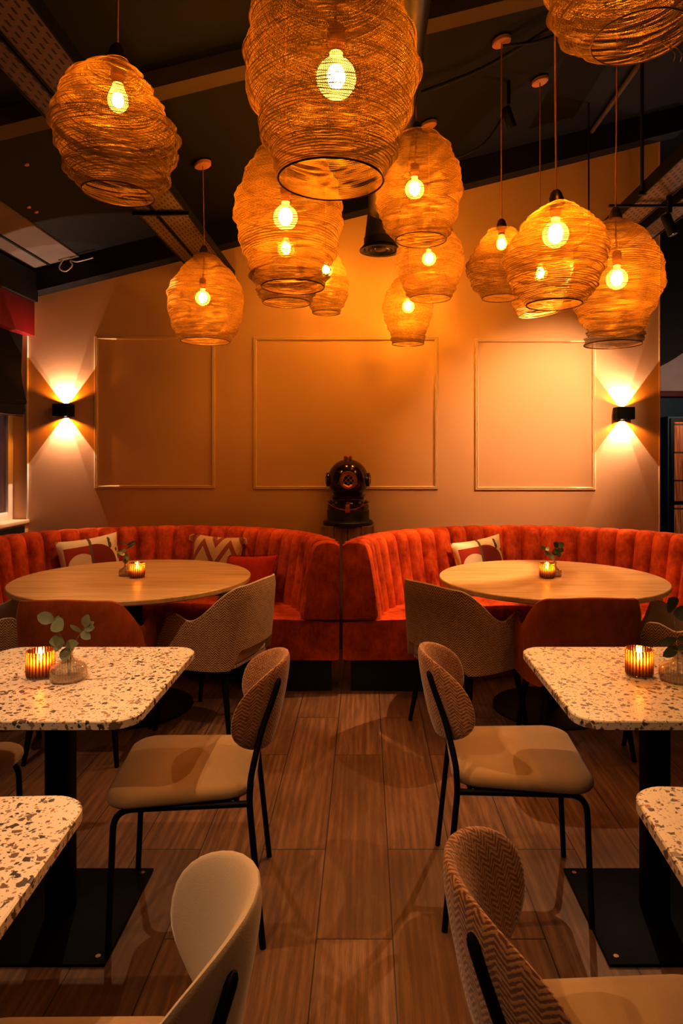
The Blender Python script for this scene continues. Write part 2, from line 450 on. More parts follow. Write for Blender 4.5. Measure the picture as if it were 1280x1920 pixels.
# far wall with sloped top
mb=MB(); x0,x1=-2.90,2.364
vs=[(x0,YB,0),(x1,YB,0),(x1,YB,ceil_z(x1)),(x0,YB,ceil_z(x0)),(x0,YB+.16,0),(x1,YB+.16,0),(x1,YB+.16,ceil_z(x1)),(x0,YB+.16,ceil_z(x0))]
mb.add(vs,[(0,1,2,3),(7,6,5,4),(1,5,6,2),(0,3,7,4),(0,4,5,1),(3,2,6,7)]); struct(mb.build('wall_back',M['wall'],smooth=False))
# ceiling slab (sloped)
mb=MB(); a,b=-2.95,4.6
vs=[(a,-2.6,ceil_z(a)),(b,-2.6,ceil_z(b)),(b,8.2,ceil_z(b)),(a,8.2,ceil_z(a))]; vs+=[(v[0],v[1],v[2]+.08) for v in vs]
mb.add(vs,[(0,1,2,3),(7,6,5,4),(0,4,5,1),(1,5,6,2),(2,6,7,3),(3,7,4,0)]); struct(mb.build('ceiling',M['ceil'],smooth=False))
# left wall with a window opening y 2.0..5.29, z .935..2.45
XL=-2.72
wl=MB(); 
box(XL-.16,XL,-2.6,YB,0,.92,mb=wl); box(XL-.16,XL,-2.6,YB,2.46,2.9,mb=wl); box(XL-.16,XL,-2.6,1.9,.92,2.46,mb=wl)
struct(wl.build('wall_left',M['wall'],smooth=False))
struct(box(4.45,4.6,-2.6,8.2,0,ceil_z(4.45)).build('wall_right',M['wall_dark'],smooth=False))
mb=MB(); vs=[(-2.9,-2.6,0),(4.5,-2.6,0),(4.5,-2.6,ceil_z(4.5)),(-2.9,-2.6,ceil_z(-2.9))]; vs+=[(v[0],v[1]+.05,v[2]) for v in vs]
mb.add(vs,[(0,1,2,3),(7,6,5,4),(0,4,5,1),(1,5,6,2),(2,6,7,3),(3,7,4,0)]); struct(mb.build('wall_front',M['wall_dark'],smooth=False))
# beyond the end of the far wall: the next room
struct(box(2.2,4.5,7.6,7.75,0,2.12).build('wall_far',M['navy'],smooth=False))
struct(box(2.2,4.5,7.62,7.75,2.16,3.4).build('wall_upper',M['greywall'],smooth=False))
struct(box(2.2,4.5,7.5,7.75,2.10,2.165,.01).build('trim_1',plain('dark_red_trim',(.10,.02,.015),.6)))
mb=MB()   # black curved bulkhead
pts=[(2.3,4.3),(2.3,2.36)]+[(3.0+1.3*k/14, 2.36+.30*(k/14/.44)**1.6) for k in range(15)]+[(4.3,4.3)]
prism(pts,[(0,0),(0,.25)],mb); xf(mb,Matrix.Translation((0,7.6,0))@Matrix.Rotation(R(90),4,'X'))
struct(mb.build('trim_2',M['ceil'],smooth=False))
t=thing('cabinet','dark framed cabinet with red brown bamboo panel doors at right edge','cabinet',(3.60,7.32,0))
box(-.42,.42,-.2,.2,.02,1.86,.006).build('cabinet_body',M['navy'],t)
for k in range(2):
    x=-.40+.405*k
    d=box(x,x+.40,-.225,-.20,.10,1.84,.004).build('door',M['black'],t)
    box(x+.035,x+.365,-.235,-.22,.14,.93,.003).build('bamboo_panel',M['bamboo'],d); box(x+.035,x+.365,-.235,-.22,.97,1.80,.003).build('bamboo_panel',M['bamboo'],d)

# beams, trims
def slope_beam(name,y0,y1,h,mat,xa=-2.72,xb=2.364,drop=0):
    mb=MB(); vs=[]
    for y in (y0,y1):
        for x,dz in ((xa,0),(xb,0),(xb,h),(xa,h)): vs.append((x,y,ceil_z(x)-drop-dz))
    mb.add(vs,[(0,1,2,3),(7,6,5,4),(0,4,5,1),(1,5,6,2),(2,6,7,3),(3,7,4,0)]); return mb.build(name,mat,smooth=False)
struct(slope_beam('trim_3',5.31,5.45,.19,M['beam'],xb=2.5))
struct(slope_beam('trim_4',3.28,3.40,.085,M['rafter'],xb=4.4))
struct(slope_beam('trim_5',1.25,1.37,.085,M['rafter'],xb=4.4))
struct(box(-2.9,-2.58,-2.5,5.33,2.66,2.885).build('trim_6',M['beam'],smooth=False))
struct(box(-2.85,-2.61,-2.5,5.34,2.395,2.66,.004).build('trim_7',M['red']))
mb=MB(); vs=[]
for y in (-2.4,5.30):
    for x,dz in ((-2.60,.002),(-2.24,.002),(-2.24,.014),(-2.60,.014)): vs.append((x,y,ceil_z(x)-dz))
mb.add(vs,[(0,1,2,3),(7,6,5,4),(0,4,5,1),(1,5,6,2),(2,6,7,3),(3,7,4,0)]); struct(mb.build('trim_8',M['greyboard'],smooth=False))
struct(box(-2.485,-2.465,-2.4,5.3,2.94,2.962).build('trim_9',M['beam'],smooth=False))
# wall mouldings: three rectangular frames
def moulding(i,xa,xb,za,zb):
    mb=MB(); w=.028; prof=[(0,.0),(0,.010),(.006,.016),(.012,.012),(.018,.018),(.024,.014),(w,.004),(w,0)]
    vs=[];n=len(prof)
    for cx,cz,sx,sz in ((xa,za,1,1),(xb,za,-1,1),(xb,zb,-1,-1),(xa,zb,1,-1)):
        for o,d in prof: vs.append((cx+sx*o,YB-d,cz+sz*o))
    fs=[(c*n+k,c*n+k+1,((c+1)%4)*n+k+1,((c+1)%4)*n+k) for c in range(4) for k in range(n-1)]
    mb.add(vs,fs); struct(mb.build('trim_%d'%i,M['mould'],smooth=False))
moulding(10,-2.18,-1.21,1.185,2.41); moulding(11,-.903,.582,1.178,2.405); moulding(12,.881,1.850,1.172,2.39)
struct(box(2.364,2.372,YB-.004,YB+.16,0,ceil_z(2.364)-.02).build('trim_13',M['mould'],smooth=False))
# window, sill, under-sill panel
wf=MB()
for (a,b,c,d) in ((5.37,5.45,.935,2.46),(3.9,3.98,.935,2.46),(2.6,2.68,.935,2.46),(1.9,1.96,.935,2.46),(1.9,5.37,.935,1.0),(1.9,5.37,2.39,2.46)):
    box(XL-.16,XL-.115,a,b,c,d,.004,wf)
w1=struct(wf.build('window_1',M['white'])); 
pn=box(XL-.140,XL-.134,1.95,5.38,.99,2.40).build('pane',M['pane'],w1,smooth=False)
struct(box(XL-.16,XL+.015,1.85,5.45,.905,.938,.006).build('trim_14',M['mould']))
struct(box(XL,XL+.02,-2.5,5.36,.0,.895).build('trim_15',M['blackmatte'],smooth=False))
struct(box(-2.726,-2.714,5.432,5.45,.938,2.60,.002).build('trim_16',M['white']))
# roman blind
bl=thing('roman_blind','black fabric roman blind half lowered over the window at left edge','blind',(XL+.0,0,0))
mb=MB(); 
prof=[(.03,2.46),(.032,2.3),(.028,2.1),(.036,2.0),(.055,1.90),(.062,1.865),(.05,1.845),(.04,1.85),(.05,1.80),(.045,1.77),(.025,1.765),(.02,1.80),(.015,2.0),(.012,2.46)]
vs=[];fs=[];n=len(prof)
for k in range(12):
    y=2.0+ (5.30-2.0)*k/11
    vs+=[(p[0]+.006*sin(k*2.1+p[1]*9),y,p[1]+.006*sin(k*1.3)) for p in prof]
for k in range(11):
    for i in range(n):
        j=(i+1)%n; fs.append((k*n+i,k*n+j,(k+1)*n+j,(k+1)*n+i))
fs+= [tuple(range(n)),tuple(range(11*n,12*n))[::-1]]
mb.add(vs,fs); mb.build('blind_cloth',M['blind'],bl); box(.012,.04,2.0,5.3,1.755,1.768,.003).build('bottom_bar',M['beam'],bl)

# ------------------------------------------------------------------ ceiling services
def tray(name,label,xa,xb,z,y0,y1,h=.05,group='perforated cable trays'):
    t=thing(name,label,'cable tray',((xa+xb)/2,(y0+y1)/2,z),0,group); w=(xb-xa)/2; L=(y1-y0)/2
    box(-w,w,-L,L,0,.004).build('tray_base',M['tray'],t,smooth=False)
    for s in (-1,1): box(s*w-.004,s*w+.004,-L,L,-.006,h).build('side_rail',M['black'],t,smooth=False)
    return t
tray('cable_tray','narrow perforated cable tray under the dark ceiling, left of its wider twin',-1.345,-1.24,2.88,-1.5,5.28)
tray('cable_tray','wider perforated cable tray under the ceiling above the left pendant',-1.225,-1.05,2.88,-1.5,5.42)
tray('cable_tray','perforated cable tray hanging on black rods at upper right',1.60,1.77,2.96,.5,5.2,.07)
tray('cable_tray','outer perforated cable tray beside the black spotlight at right edge',1.84,1.98,2.95,.5,4.9,.07)
for y in (3.95,):
    o=box(-1.36,-1.03,y-.010,y+.010,2.855,2.877,.002).build('tray_bracket',M['black'])
    tag(o,'black cross bracket under the left cable trays just below the left pendant','bracket')
for i,(x,y) in enumerate(((1.59,3.89),(1.60,4.85))):
    t=thing('threaded_rod',('black rod from ceiling to right cable tray, the thick one near the right edge','thin black rod against the orange wall dropping to the right cable tray')[i],'rod',(x,y,2.96))
    tube([(0,0,0),(0,0,ceil_z(x)-2.96)],(.011,.006)[i],8).build('rod',M['beam'],t); box(-.02,.02,-.015,.015,-.01,.012,.003).build('clamp',M['black'],t)
o=box(1.45,2.05,4.02,4.04,2.935,2.948,.002).build('support_bar',M['black']); tag(o,'thin black bar crossing under the right cable trays','bar')
# duct + diffuser
t=thing('air_duct','round dark air duct running under the ceiling to a round diffuser','duct',(.135,4.8,3.2))
path=fillet([(0,-6.9,0),(0,-.0,0),(-.03,0,-.24)],.13,8)
tube(path,.115,28).build('duct_pipe',M['duct'],t)
for y in (-5.4,-4.2,-3.0,-1.8,-.7):
    m=lathe([(.112,-.015),(.122,-.012),(.122,.012),(.112,.015)],28); xf(m,Matrix.Translation((0,y,0))@Matrix.Rotation(R(90),4,'X')); m.build('duct_collar',M['duct'],t)
dz=-.31
m=lathe([(.117,.08),(.117,.03),(.135,.015),(.148,.0),(.148,-.008),(.125,-.004),(.112,.012),(.104,.0),(.095,-.004),(.082,.012),(.074,.0),(.064,-.004),(.052,.012),(.044,0),(.03,-.004),(.001,-.004)],36); xf(m,Matrix.Translation((-.03,0,dz+.02)))
m.build('diffuser',M['vent'],t)
# spotlight on the right tray, one dark spotlight on the ceiling
def spot_fix(label,loc,rx,ry,glow):
    t=thing('spotlight',label,'spotlight',loc,0,'ceiling spotlights')
    Mx=Matrix.Rotation(rx,4,'X')@Matrix.Rotation(ry,4,'Y')@Matrix.Scale(.72,4)
    m=lathe([(.001,.09),(.036,.088),(.040,.08),(.040,-.085),(.036,-.09),(.032,-.088),(.032,-.07)],24); xf(m,Mx).build('spot_body',M['black'],t)
    m=lathe([(.032,-.072),(.001,-.072)],24); xf(m,Mx).build('spot_lens',glow,t)
    return t
glow=emis('spot_lens_glow',(1,.72,.42),9)
t=spot_fix('small black spotlight with glowing lens at the right edge below the tray',(1.76,3.92,2.79),R(-8),R(-18),glow)
box(-.012,.012,-.012,.012,.07,.17).build('bracket',M['black'],t)
t=spot_fix('unlit black spotlight in the dark ceiling behind the pendant cords',(.90,4.25,3.58),R(20),R(-25),M['beam'])
tube([(0,0,.08),(0,0,ceil_z(.9)-3.58)],.012,8).build('bracket',M['black'],t)
o=tube([(1.775,3.0,3.99),(1.775,5.3,3.99)],.016,8).build('conduit_pipe',M['rafter']); tag(o,'pale brown conduit pipe along the ceiling right of the pendants','pipe')
def cable(label,pts,r,mat,name='cable'):
    o=tube(smooth_path(pts,10),r,8).build(name,mat); return tag(o,label,'cable')
cable('black cable running diagonally over the ceiling from duct to right pipe',[(.33,4.0,3.60),(.7,3.9,3.70),(1.1,3.6,3.80),(1.5,3.3,3.92)],.012,M['beam'])
cable('black cable sagging from the duct to the unlit ceiling spotlight',[(.26,4.4,3.30),(.5,4.4,3.36),(.75,4.35,3.45),(.9,4.3,3.66)],.007,M['beam'])
cable('thick cable looping from a canopy at the top into the dark',[(.76,3.75,3.725),(.95,3.72,3.735),(1.15,3.7,3.80)],.009,M['beam'])
cable('white cable loop lying on the beam in the upper left corner',[(-2.36,5.28,2.98),(-2.38,5.26,2.91),(-2.33,5.26,2.885),(-2.28,5.26,2.93),(-2.30,5.27,2.97),(-2.24,5.26,2.96),(-2.12,5.26,2.99)],.0055,M['wcable'])
for i,(px,py) in enumerate(((50,308),(54,388),(68,397))):
    k=None
    # meet the ceiling plane
    a=(px-PX)/F; b=(PY-py)/F; D=(2.925+.2495*2.62-CZ)/(b-.2495*a); x=a*D
    m=lathe([(.001,-.006),(.012,-.006),(.014,0),(.001,0)],12); o=m.build('ceiling_bolt',M['canopy']); o.location=(x,D,ceil_z(x)-.001); o.rotation_euler=(0,-math.atan(.2495),0)
    tag(o,('lone ceiling bolt head above the left side','left bolt head of the pair on the dark ceiling at left','right bolt head of the pair on the dark ceiling at left')[i],'bolt','bolt heads on the ceiling')

# ------------------------------------------------------------------ sconces
def sconce(label,x,z):
    t=thing('wall_sconce',label,'wall lamp',(x,YB,z),0,'up and down wall sconces')
    m=MB(); o=rounded([(-.072,-.11),(.072,-.11),(.072,-.004),(-.072,-.004)],[.03,.03,.004,.004],6)
    i_=[(p[0]*.93,-.057+(p[1]+.057)*.92) for p in o]; n=len(o); vs=[]
    for z_ in (-.048,.048):
        vs+=[(p[0],p[1],z_) for p in o]+[(p[0],p[1],z_) for p in i_]
    fs=[]
    for k in range(n):
        j=(k+1)%n
        fs+=[(k,j,2*n+j,2*n+k),(n+j,n+k,3*n+k,3*n+j),(j,k,n+k,n+j),(2*n+k,2*n+j,3*n+j,3*n+k)]
    m.add(vs,fs); m.build('housing',M['black'],t)
    box(-.045,.045,-.085,-.025,-.012,.012,.003).build('lamp_block',M['brass'],t)
    box(-.05,.05,-.006,0,-.04,.04,.001).build('wall_plate',M['black'],t)
    return t
SC=((-2.412,1.812),(2.065,1.787))
sconce('black curved wall sconce casting light fans left of the wall panels',*SC[0]); sconce('black curved wall sconce casting light fans right of the wall panels',*SC[1])
def light(name,kind,loc,energy,color,target=None,**kw):
    d=bpy.data.lights.new(name,kind); d.energy=energy; d.color=color
    for k,v in kw.items(): setattr(d,k,v)
    o=bpy.data.objects.new(name,d); COL.objects.link(o); o.location=loc
    if target is not None: o.rotation_euler=(Vector(target)-Vector(loc)).to_track_quat('-Z','Y').to_euler()
    return o
for x,z in SC:
    for s in (1,-1):
        light('sconce_beam','SPOT',(x,YB-.03,z+s*.017),25,(1,.75,.57),(x,YB-.03,z+s*2),spot_size=R(74),spot_blend=.06,shadow_soft_size=.004)
        light('sconce_beam','SPOT',(x+.012,YB-.034,z+s*.017),11,(1,.75,.57),(x-.12,YB-.034,z+s*1),spot_size=R(52),spot_blend=.1,shadow_soft_size=.004)
        light('sconce_glow','SPOT',(x,YB-.055,z+s*.042),6,(1,.33,.02),(x,YB-.055,z+s*2),spot_size=R(142),spot_blend=.3,shadow_soft_size=.004)

# ------------------------------------------------------------------ knitted pendants
def interp(rows,t):
    n=len(rows)-1; x=t*n; i=min(int(x),n-1); f=x-i
    a=rows[max(i-1,0)];b=rows[i];c=rows[i+1];d=rows[min(i+2,n)]
    return [.5*((2*b[k])+(c[k]-a[k])*f+(2*a[k]-5*b[k]+4*c[k]-d[k])*f*f+(3*b[k]-a[k]-3*c[k]+d[k])*f**3) for k in range(3)]
def pendant(label,D,rows,bulb,kind='G',cap=True,cano=True,tilt=0.0,fold=1.0,seed=0):
    """rows: (height row, left, right) outline measured on the photo at distance D; bulb: its centre"""
    rnd=random.Random(seed); bx,by,bz=W(bulb[0],bulb[1],D)
    t=thing('pendant_lamp',label,'pendant lamp',(bx,by,bz),0,'knitted wire pendant lamps')
    R3=[(W(0,y,D)[2]-bz,W(xl,0,D)[0]-bx,W(xr,0,D)[0]-bx) for y,xl,xr in rows]
    NR,NS=110,72; H=R3[0][0]-R3[-1][0]
    ph=[rnd.uniform(0,6.28) for _ in range(8)]; K=rnd.uniform(6.5,9.5); K2=rnd.uniform(22,28)
    mb=MB(); vs=[];uv=[];fs=[]; rm=max((r[2]-r[1])/2 for r in R3); NU=max(120,int(2*pi*rm/.0044)); NV=max(50,int(H*1.25/.0053))
    for k in range(NR+1):
        tt=k/NR; z,xl,xr=interp(R3,tt); r=(xr-xl)/2; cx=(xl+xr)/2; env=min(1,tt*7,(1-tt)*9+.12)
        for i in range(NS+1):
            a=2*pi*i/NS
            p=tt*K+.35*sin(a+ph[0])+.22*sin(2*a+ph[1]); q=tt*K2+.8*sin(a+ph[2])+.5*sin(3*a+ph[3])
            dr=fold*env*(.0055*sin(2*pi*p)+.0026*sin(2*pi*q)+.0022*sin(2*pi*tt*47+2*sin(a+ph[4])))
            dr+=env*.012*sin(2*a+ph[5])*(.4+.6*sin(3*tt+ph[6]))*.5
            rr=max(.004,r+dr)
            vs.append((cx+rr*cos(a),rr*sin(a),z+tilt*rr*cos(a)*tt+fold*env*.004*sin(2*a+ph[7]+tt*9))); uv.append((NU*i/NS,NV*tt))
    for k in range(NR):
        for i in range(NS):
            a=k*(NS+1)+i; fs.append((a,a+1,a+NS+2,a+NS+1))
    mb.add(vs,fs,uv); mb.build('shade',M['shade'],t)
    z,xl,xr=R3[-1]; r=(xr-xl)/2; cx=(xl+xr)/2
    ring=[(cx+(r+.001)*cos(2*pi*i/48),(r+.001)*sin(2*pi*i/48),z+tilt*r*cos(2*pi*i/48)) for i in range(49)]
    tube(ring,.0024,6,caps=False).build('rim',M['rim'],t)
    ztop=R3[0][0]; xt=(R3[0][1]+R3[0][2])/2
    # bulb
    if kind=='G':
        prof=[(.0475*sin(pi*k/18),-.0475*cos(pi*k/18)) for k in range(0,17)]; prof[0]=(.0005,-.0475)
        prof+=[(.0155,.049),(.0155,.066)]; sock=.066
    else:
        prof=[(.0005,-.032),(.014,-.029),(.023,-.021),(.029,-.008),(.030,.004),(.027,.018),(.021,.032),(.016,.044),(.0145,.056)]; sock=.056
    b=lathe(prof,28).build('bulb',M['bulb'],t)
    e=1 if kind=='G' else .78
    f=ball((0,0,.004*e),(.027 if D>2.2 else .022)*e,sz=1.3,seg=14).build('filament',M['fil'] if D>1.9 else M['fil'],b)
    lathe([(.012,sock-.008),(.0165,sock-.006),(.0165,sock+.006),(.020,sock+.012),(.021,sock+.05),(.016,sock+.060),(.001,sock+.062)],20).build('socket',M['socket'],t)
    zc=ceil_z(bx)-bz
    if cap:
        lathe([(.001,ztop+.045),(.012,ztop+.044),(.020,ztop+.034),(.027,ztop+.012),(.030,ztop-.008),(.026,ztop-.012),(.001,ztop-.012)],20,cx=xt*.5).build('cap',M['brass'],t)
    w=rnd.uniform(-.004,.004)
    tube(smooth_path([(0,0,sock+.05),(xt*.5,0,ztop+.02),(w,w,ztop+(zc-ztop)*.5),(0,0,zc-.004)]),.0036,6).build('cord',M['cord'],t)
    if cano:
        m=lathe([(.001,zc-.03),(.048,zc-.03),(.052,zc-.026),(.052,zc-.008),(.001,zc-.008)],28); 
        for i,v in enumerate(m.v): m.v[i]=(v[0],v[1],v[2]+.2495*v[0])
        m.build('canopy',M['canopy'],t)
        m=lathe([(.001,zc-.008),(.056,zc-.008),(.056,zc+.002),(.001,zc+.002)],24)
        for i,v in enumerate(m.v): m.v[i]=(v[0],v[1],v[2]+.2495*v[0])
        m.build('ceiling_plate',M['black'],t)
    return t
P=pendant
P('largest knitted pendant hanging at top centre nearest the camera with a wide open mouth',1.615,[(-125,600,648),(-100,560,685),(-50,520,722),(0,495,744),(40,476,762),(94,466,778),(131,465,785),(180,470,776),(232,488,759),(285,503,744),(338,523,718)],(630,147),seed=1,fold=1.15)
P('lopsided knitted pendant hanging at upper left in front of the cable trays',2.0,[(112,206,232),(122,180,245),(150,142,272),(169,128,286),(205,115,308),(240,104,328),(258,104,333),(300,118,322),(337,131,311),(364,159,286)],(221,190),'A',seed=2,tilt=-.05)
P('knitted pendant in front of the left wall panel, alone on its pink canopy',4.3,[(474,378,392),(484,363,408),(514,338,436),(540,321,451),(560,317,455),(600,322,449),(625,330,440),(640,340,430)],(380,559),seed=3,fold=.8)
P('big knitted pendant directly below and left of the largest one',2.63,[(268,520,555),(280,495,580),(310,472,612),(352,453,631),(390,441,639),(424,445,639),(480,461,626),(510,475,614),(522,470,613),(538,491,607)],(535,408),seed=4)
P('knitted pendant mostly hidden behind the big pendant left of centre',3.8,[(395,525,550),(405,505,570),(430,480,595),(470,468,606),(506,469,605),(540,480,592),(552,485,588),(568,493,581)],(536,467),seed=5)
P('small far pendant peeking out right behind the big pendant left of centre',4.95,[(468,600,618),(476,590,630),(502,577,645),(532,570,653),(562,574,649),(580,584,639),(587,586,637)],(611,507),seed=6,fold=.7,cap=False)
P('knitted pendant right of the largest one above the round ceiling diffuser',3.31,[(246,772,796),(254,750,815),(270,735,836),(300,718,851),(345,709,864),(375,707,861),(412,716,852),(436,730,842),(450,742,836)],(777,355),seed=7)
P('squat knitted pendant directly below the one right of centre',4.527,[(412,793,817),(420,775,835),(440,758,850),(470,746,866),(500,746,866),(530,754,858),(548,762,850),(560,768,844)],(804,485),seed=8,fold=.8,cap=False)
P('lowest pendant near the wall glowing over the centre wall panel',5.1,[(516,755,775),(524,742,788),(545,726,803),(572,717,811),(595,720,808),(615,727,801),(626,733,797),(636,733,796),(645,735,794)],(765,575),seed=9,fold=.7,cap=False)
P('wide flat knitted pendant, leftmost of the right hand cluster',3.75,[(426,930,950),(434,915,965),(455,900,980),(471,888,990),(490,878,1000),(505,874,1005),(536,884,993),(559,904,972)],(940,458),'A',seed=10)
P('bright onion shaped pendant in front middle of the right hand cluster',2.45,[(380,1030,1057),(386,1018,1067),(400,998,1088),(416,984,1110),(443,967,1129),(481,945,1135),(512,952,1126),(548,967,1108),(571,988,1089)],(1041,440),seed=11)
P('pendant hidden behind the onion shaped pendant with only its bottom showing',4.31,[(440,1000,1022),(450,980,1042),(480,960,1062),(510,952,1070),(550,958,1062),(575,966,1052),(589,973,1045)],(1012,513),seed=12,cap=False,tilt=.1)
P('tall flared knitted pendant, rightmost of the right hand cluster',3.05,[(408,1143,1160),(416,1132,1172),(433,1112,1196),(464,1090,1222),(516,1078,1240),(554,1076,1232),(585,1083,1218),(615,1101,1206),(629,1104,1203),(636,1099,1202),(646,1097,1200)],(1156,523),seed=13)
_p=P('pendant cut off by the top right corner with its open mouth showing',1.85,[(-260,1140,1165),(-240,1110,1200),(-190,1065,1250),(-120,1038,1285),(-50,1030,1300),(0,1036,1305),(45,1060,1298),(72,1112,1285)],(1180,-110),seed=14,fold=1.2,tilt=.05)
_z=W(0,112,1.85)[2]-_p.location.z; _x=W(1256,0,1.85)[0]-_p.location.x
for k in (0,.018): tube(smooth_path([(_x+k-.03,-.02,_z+.03),(_x+k-.012,-.03,_z+.012),(_x+k,-.03,_z-.005),(_x+k-.004,-.03,_z-.022)]),.0013,5).build('loose_wire_end',M['brass'],_p)

# ------------------------------------------------------------------ banquettes
def banquette(label,cx,cy,rx,ry):
    t=thing('curved_banquette',label,'banquette',(cx,cy,0),0,'red velvet booth seats')
    # backrest with vertical channels; profile (inset from outer, z)
    prof=[(.225,.44),(.222,.50),(.205,.60),(.188,.70),(.172,.80),(.162,.86),(.148,.895),(.122,.916),(.085,.924),(.04,.920),(.012,.908),(.0,.885),(.0,.20)]
    NC=25; FR=[0,.035,.09,.18,.34,.5,.66,.82,.91,.965]; SUB=len(FR); n=len(prof); vs=[];fs=[]; N=NC*SUB
    for i in range(N+1):
        f=FR[i%SUB]; a=pi*(i//SUB+f)/NC; bul=1-abs(2*f-1)**3.2
        for j,(ins,z) in enumerate(prof):
            k=1 if j<7 else max(0,1-(j-6)*.16)
            d=ins+.050*bul*k-.034*k
            edge=min(i,N-i)
            if j>=11: d=ins
            vs.append(((rx-d)*cos(a),(ry-d)*sin(a),z-(0.012*(1-bul) if 4<j<10 else 0)))
    for i in range(N):
        for j in range(n-1): fs.append((i*n+j,i*n+j+1,(i+1)*n+j+1,(i+1)*n+j))
    mb=MB().add(vs,fs); mb.build('backrest',M['velvet'],t,angle=38)
    # padded end panels of the backrest
    for s in (1,-1):
        o=[(0,.30),(.0,.905),(.03,.92),(.10,.922),(.140,.905),(.160,.87),(.178,.79),(.198,.66),(.214,.55),(.222,.475),(.210,.452),(.19,.447),(.0,.447)]
        o=[(p[0],p[1]) for p in o if not(p==(0,.30))]
        pts=[(s*(rx-p[0]),p[1]) for p in o]
        m=prism(pts,[(.012,-.02),(.0,-.01),(0,.008),(.004,.02),(.016,.024)]); xf(m,Matrix.Rotation(R(90),4,'X')); 
        m.build('end_panel',M['velvet'],t)
    # seat: half ring block, rounded edges
    sp=[(.20,.215),(.20,.44),(.52,.452),(.60,.448),(.632,.432),(.64,.40),(.64,.215),(.63,.20),(.21,.20)]
    sp=[(.002,.20)]+[(.002,.43)]+sp[1:]
    n=len(sp); vs=[];fs=[]; N=60
    for i in range(N+1):
        a=pi*i/N
        for ins,z in sp[:-1]+[(.05,.195)]: vs.append(((rx-ins)*cos(a),(ry-ins)*sin(a),z))
    for i in range(N):
        for j in range(n): fs.append((i*n+j,i*n+(j+1)%n,(i+1)*n+(j+1)%n,(i+1)*n+j))
    fs+=[tuple(range(n)),tuple(range(N*n,(N+1)*n))[::-1]]
    MB().add(vs,fs).build('seat',M['velvet'],t,angle=50)
    pp=[(.05,0),(.05,.20),(.58,.20),(.58,0)]; n=4; vs=[];fs=[]
    for i in range(N+1):
        a=R(1.5)+(pi-R(3))*i/N
        for ins,z in pp: vs.append(((rx-ins)*cos(a),(ry-ins)*sin(a)+.0,z))
    for i in range(N):
        for j in range(n): fs.append((i*n+j,i*n+(j+1)%n,(i+1)*n+(j+1)%n,(i+1)*n+j))
    fs+=[tuple(range(n)),tuple(range(N*n,(N+1)*n))[::-1]]
    MB().add(vs,fs).build('plinth',M['blackmatte'],t,smooth=False)
    return t
banquette('dark red velvet channel-backed curved banquette on the left',-1.367,4.15,1.208,1.07)
banquette('bright orange red velvet channel-backed curved banquette on the right',1.098,4.15,1.240,1.07)

# ------------------------------------------------------------------ tables
def terrazzo_table(label,x,y,rz):
    t=thing('terrazzo_table',label,'table',(x,y,0),rz,'square terrazzo tables')
    o=rounded([(-.352,-.349),(.352,-.349),(.352,.349),(-.352,.349)],.075,8)
    prism(o,[(.003,.724),(0,.727),(0,.747),(.003,.75)]).build('tabletop',M['terrazzo'],t,angle=30)
    box(-.036,.036,-.036,.036,.012,.715,.004).build('column',M['plate'],t)
    box(-.225,.225,-.225,.225,.0,.010,.004).build('base_plate',M['plate'],t)
    box(-.19,.19,-.04,.04,.710,.724,.002).build('top_bracket',M['black'],t)
    b=MB()
    for sx in (-1,1):
        for sy in (-1,1): prism(circle(.009,10,sx*.195,sy*.195),[(0,.0095),(.001,.0125)],b)
    b.build('bolt_heads',M['brass'],t)
    return t
terrazzo_table('square terrazzo table at left carrying a candle and a vase',-.967,2.148,0)
terrazzo_table('square terrazzo table at right carrying a candle and a vase',.918,2.148,0)
terrazzo_table('empty terrazzo table corner at lower left',-.905,1.05,R(2.5))
terrazzo_table('empty terrazzo table corner at lower right edge',.885,1.08,R(-4.5))
def round_table(label,x,y,r,base):
    t=thing('round_table',label,'table',(x,y,0),0,'round oak tables')
    prism(circle(r,96),[(.006,.722),(.0,.728),(0,.746),(.004,.75)]).build('tabletop',M['oak'],t,angle=30)
    lathe([(.001,.715),(.20,.715),(.20,.722),(.001,.722)],32).build('mount_plate',M['black'],t)
    lathe([(.05,.02),(.048,.05),(.045,.7),(.05,.715)],28).build('column',M['black'],t)
    lathe([(.001,.022),(.06,.02),(base-.02,.012),(base,.006),(base,.0),(.001,0)],56).build('base_disc',M['black'],t)
    return t
round_table('large round oak table inside the left red booth',-1.335,3.91,.663,.33)
round_table('large round oak table inside the right orange booth',1.07,3.91,.640,.33)

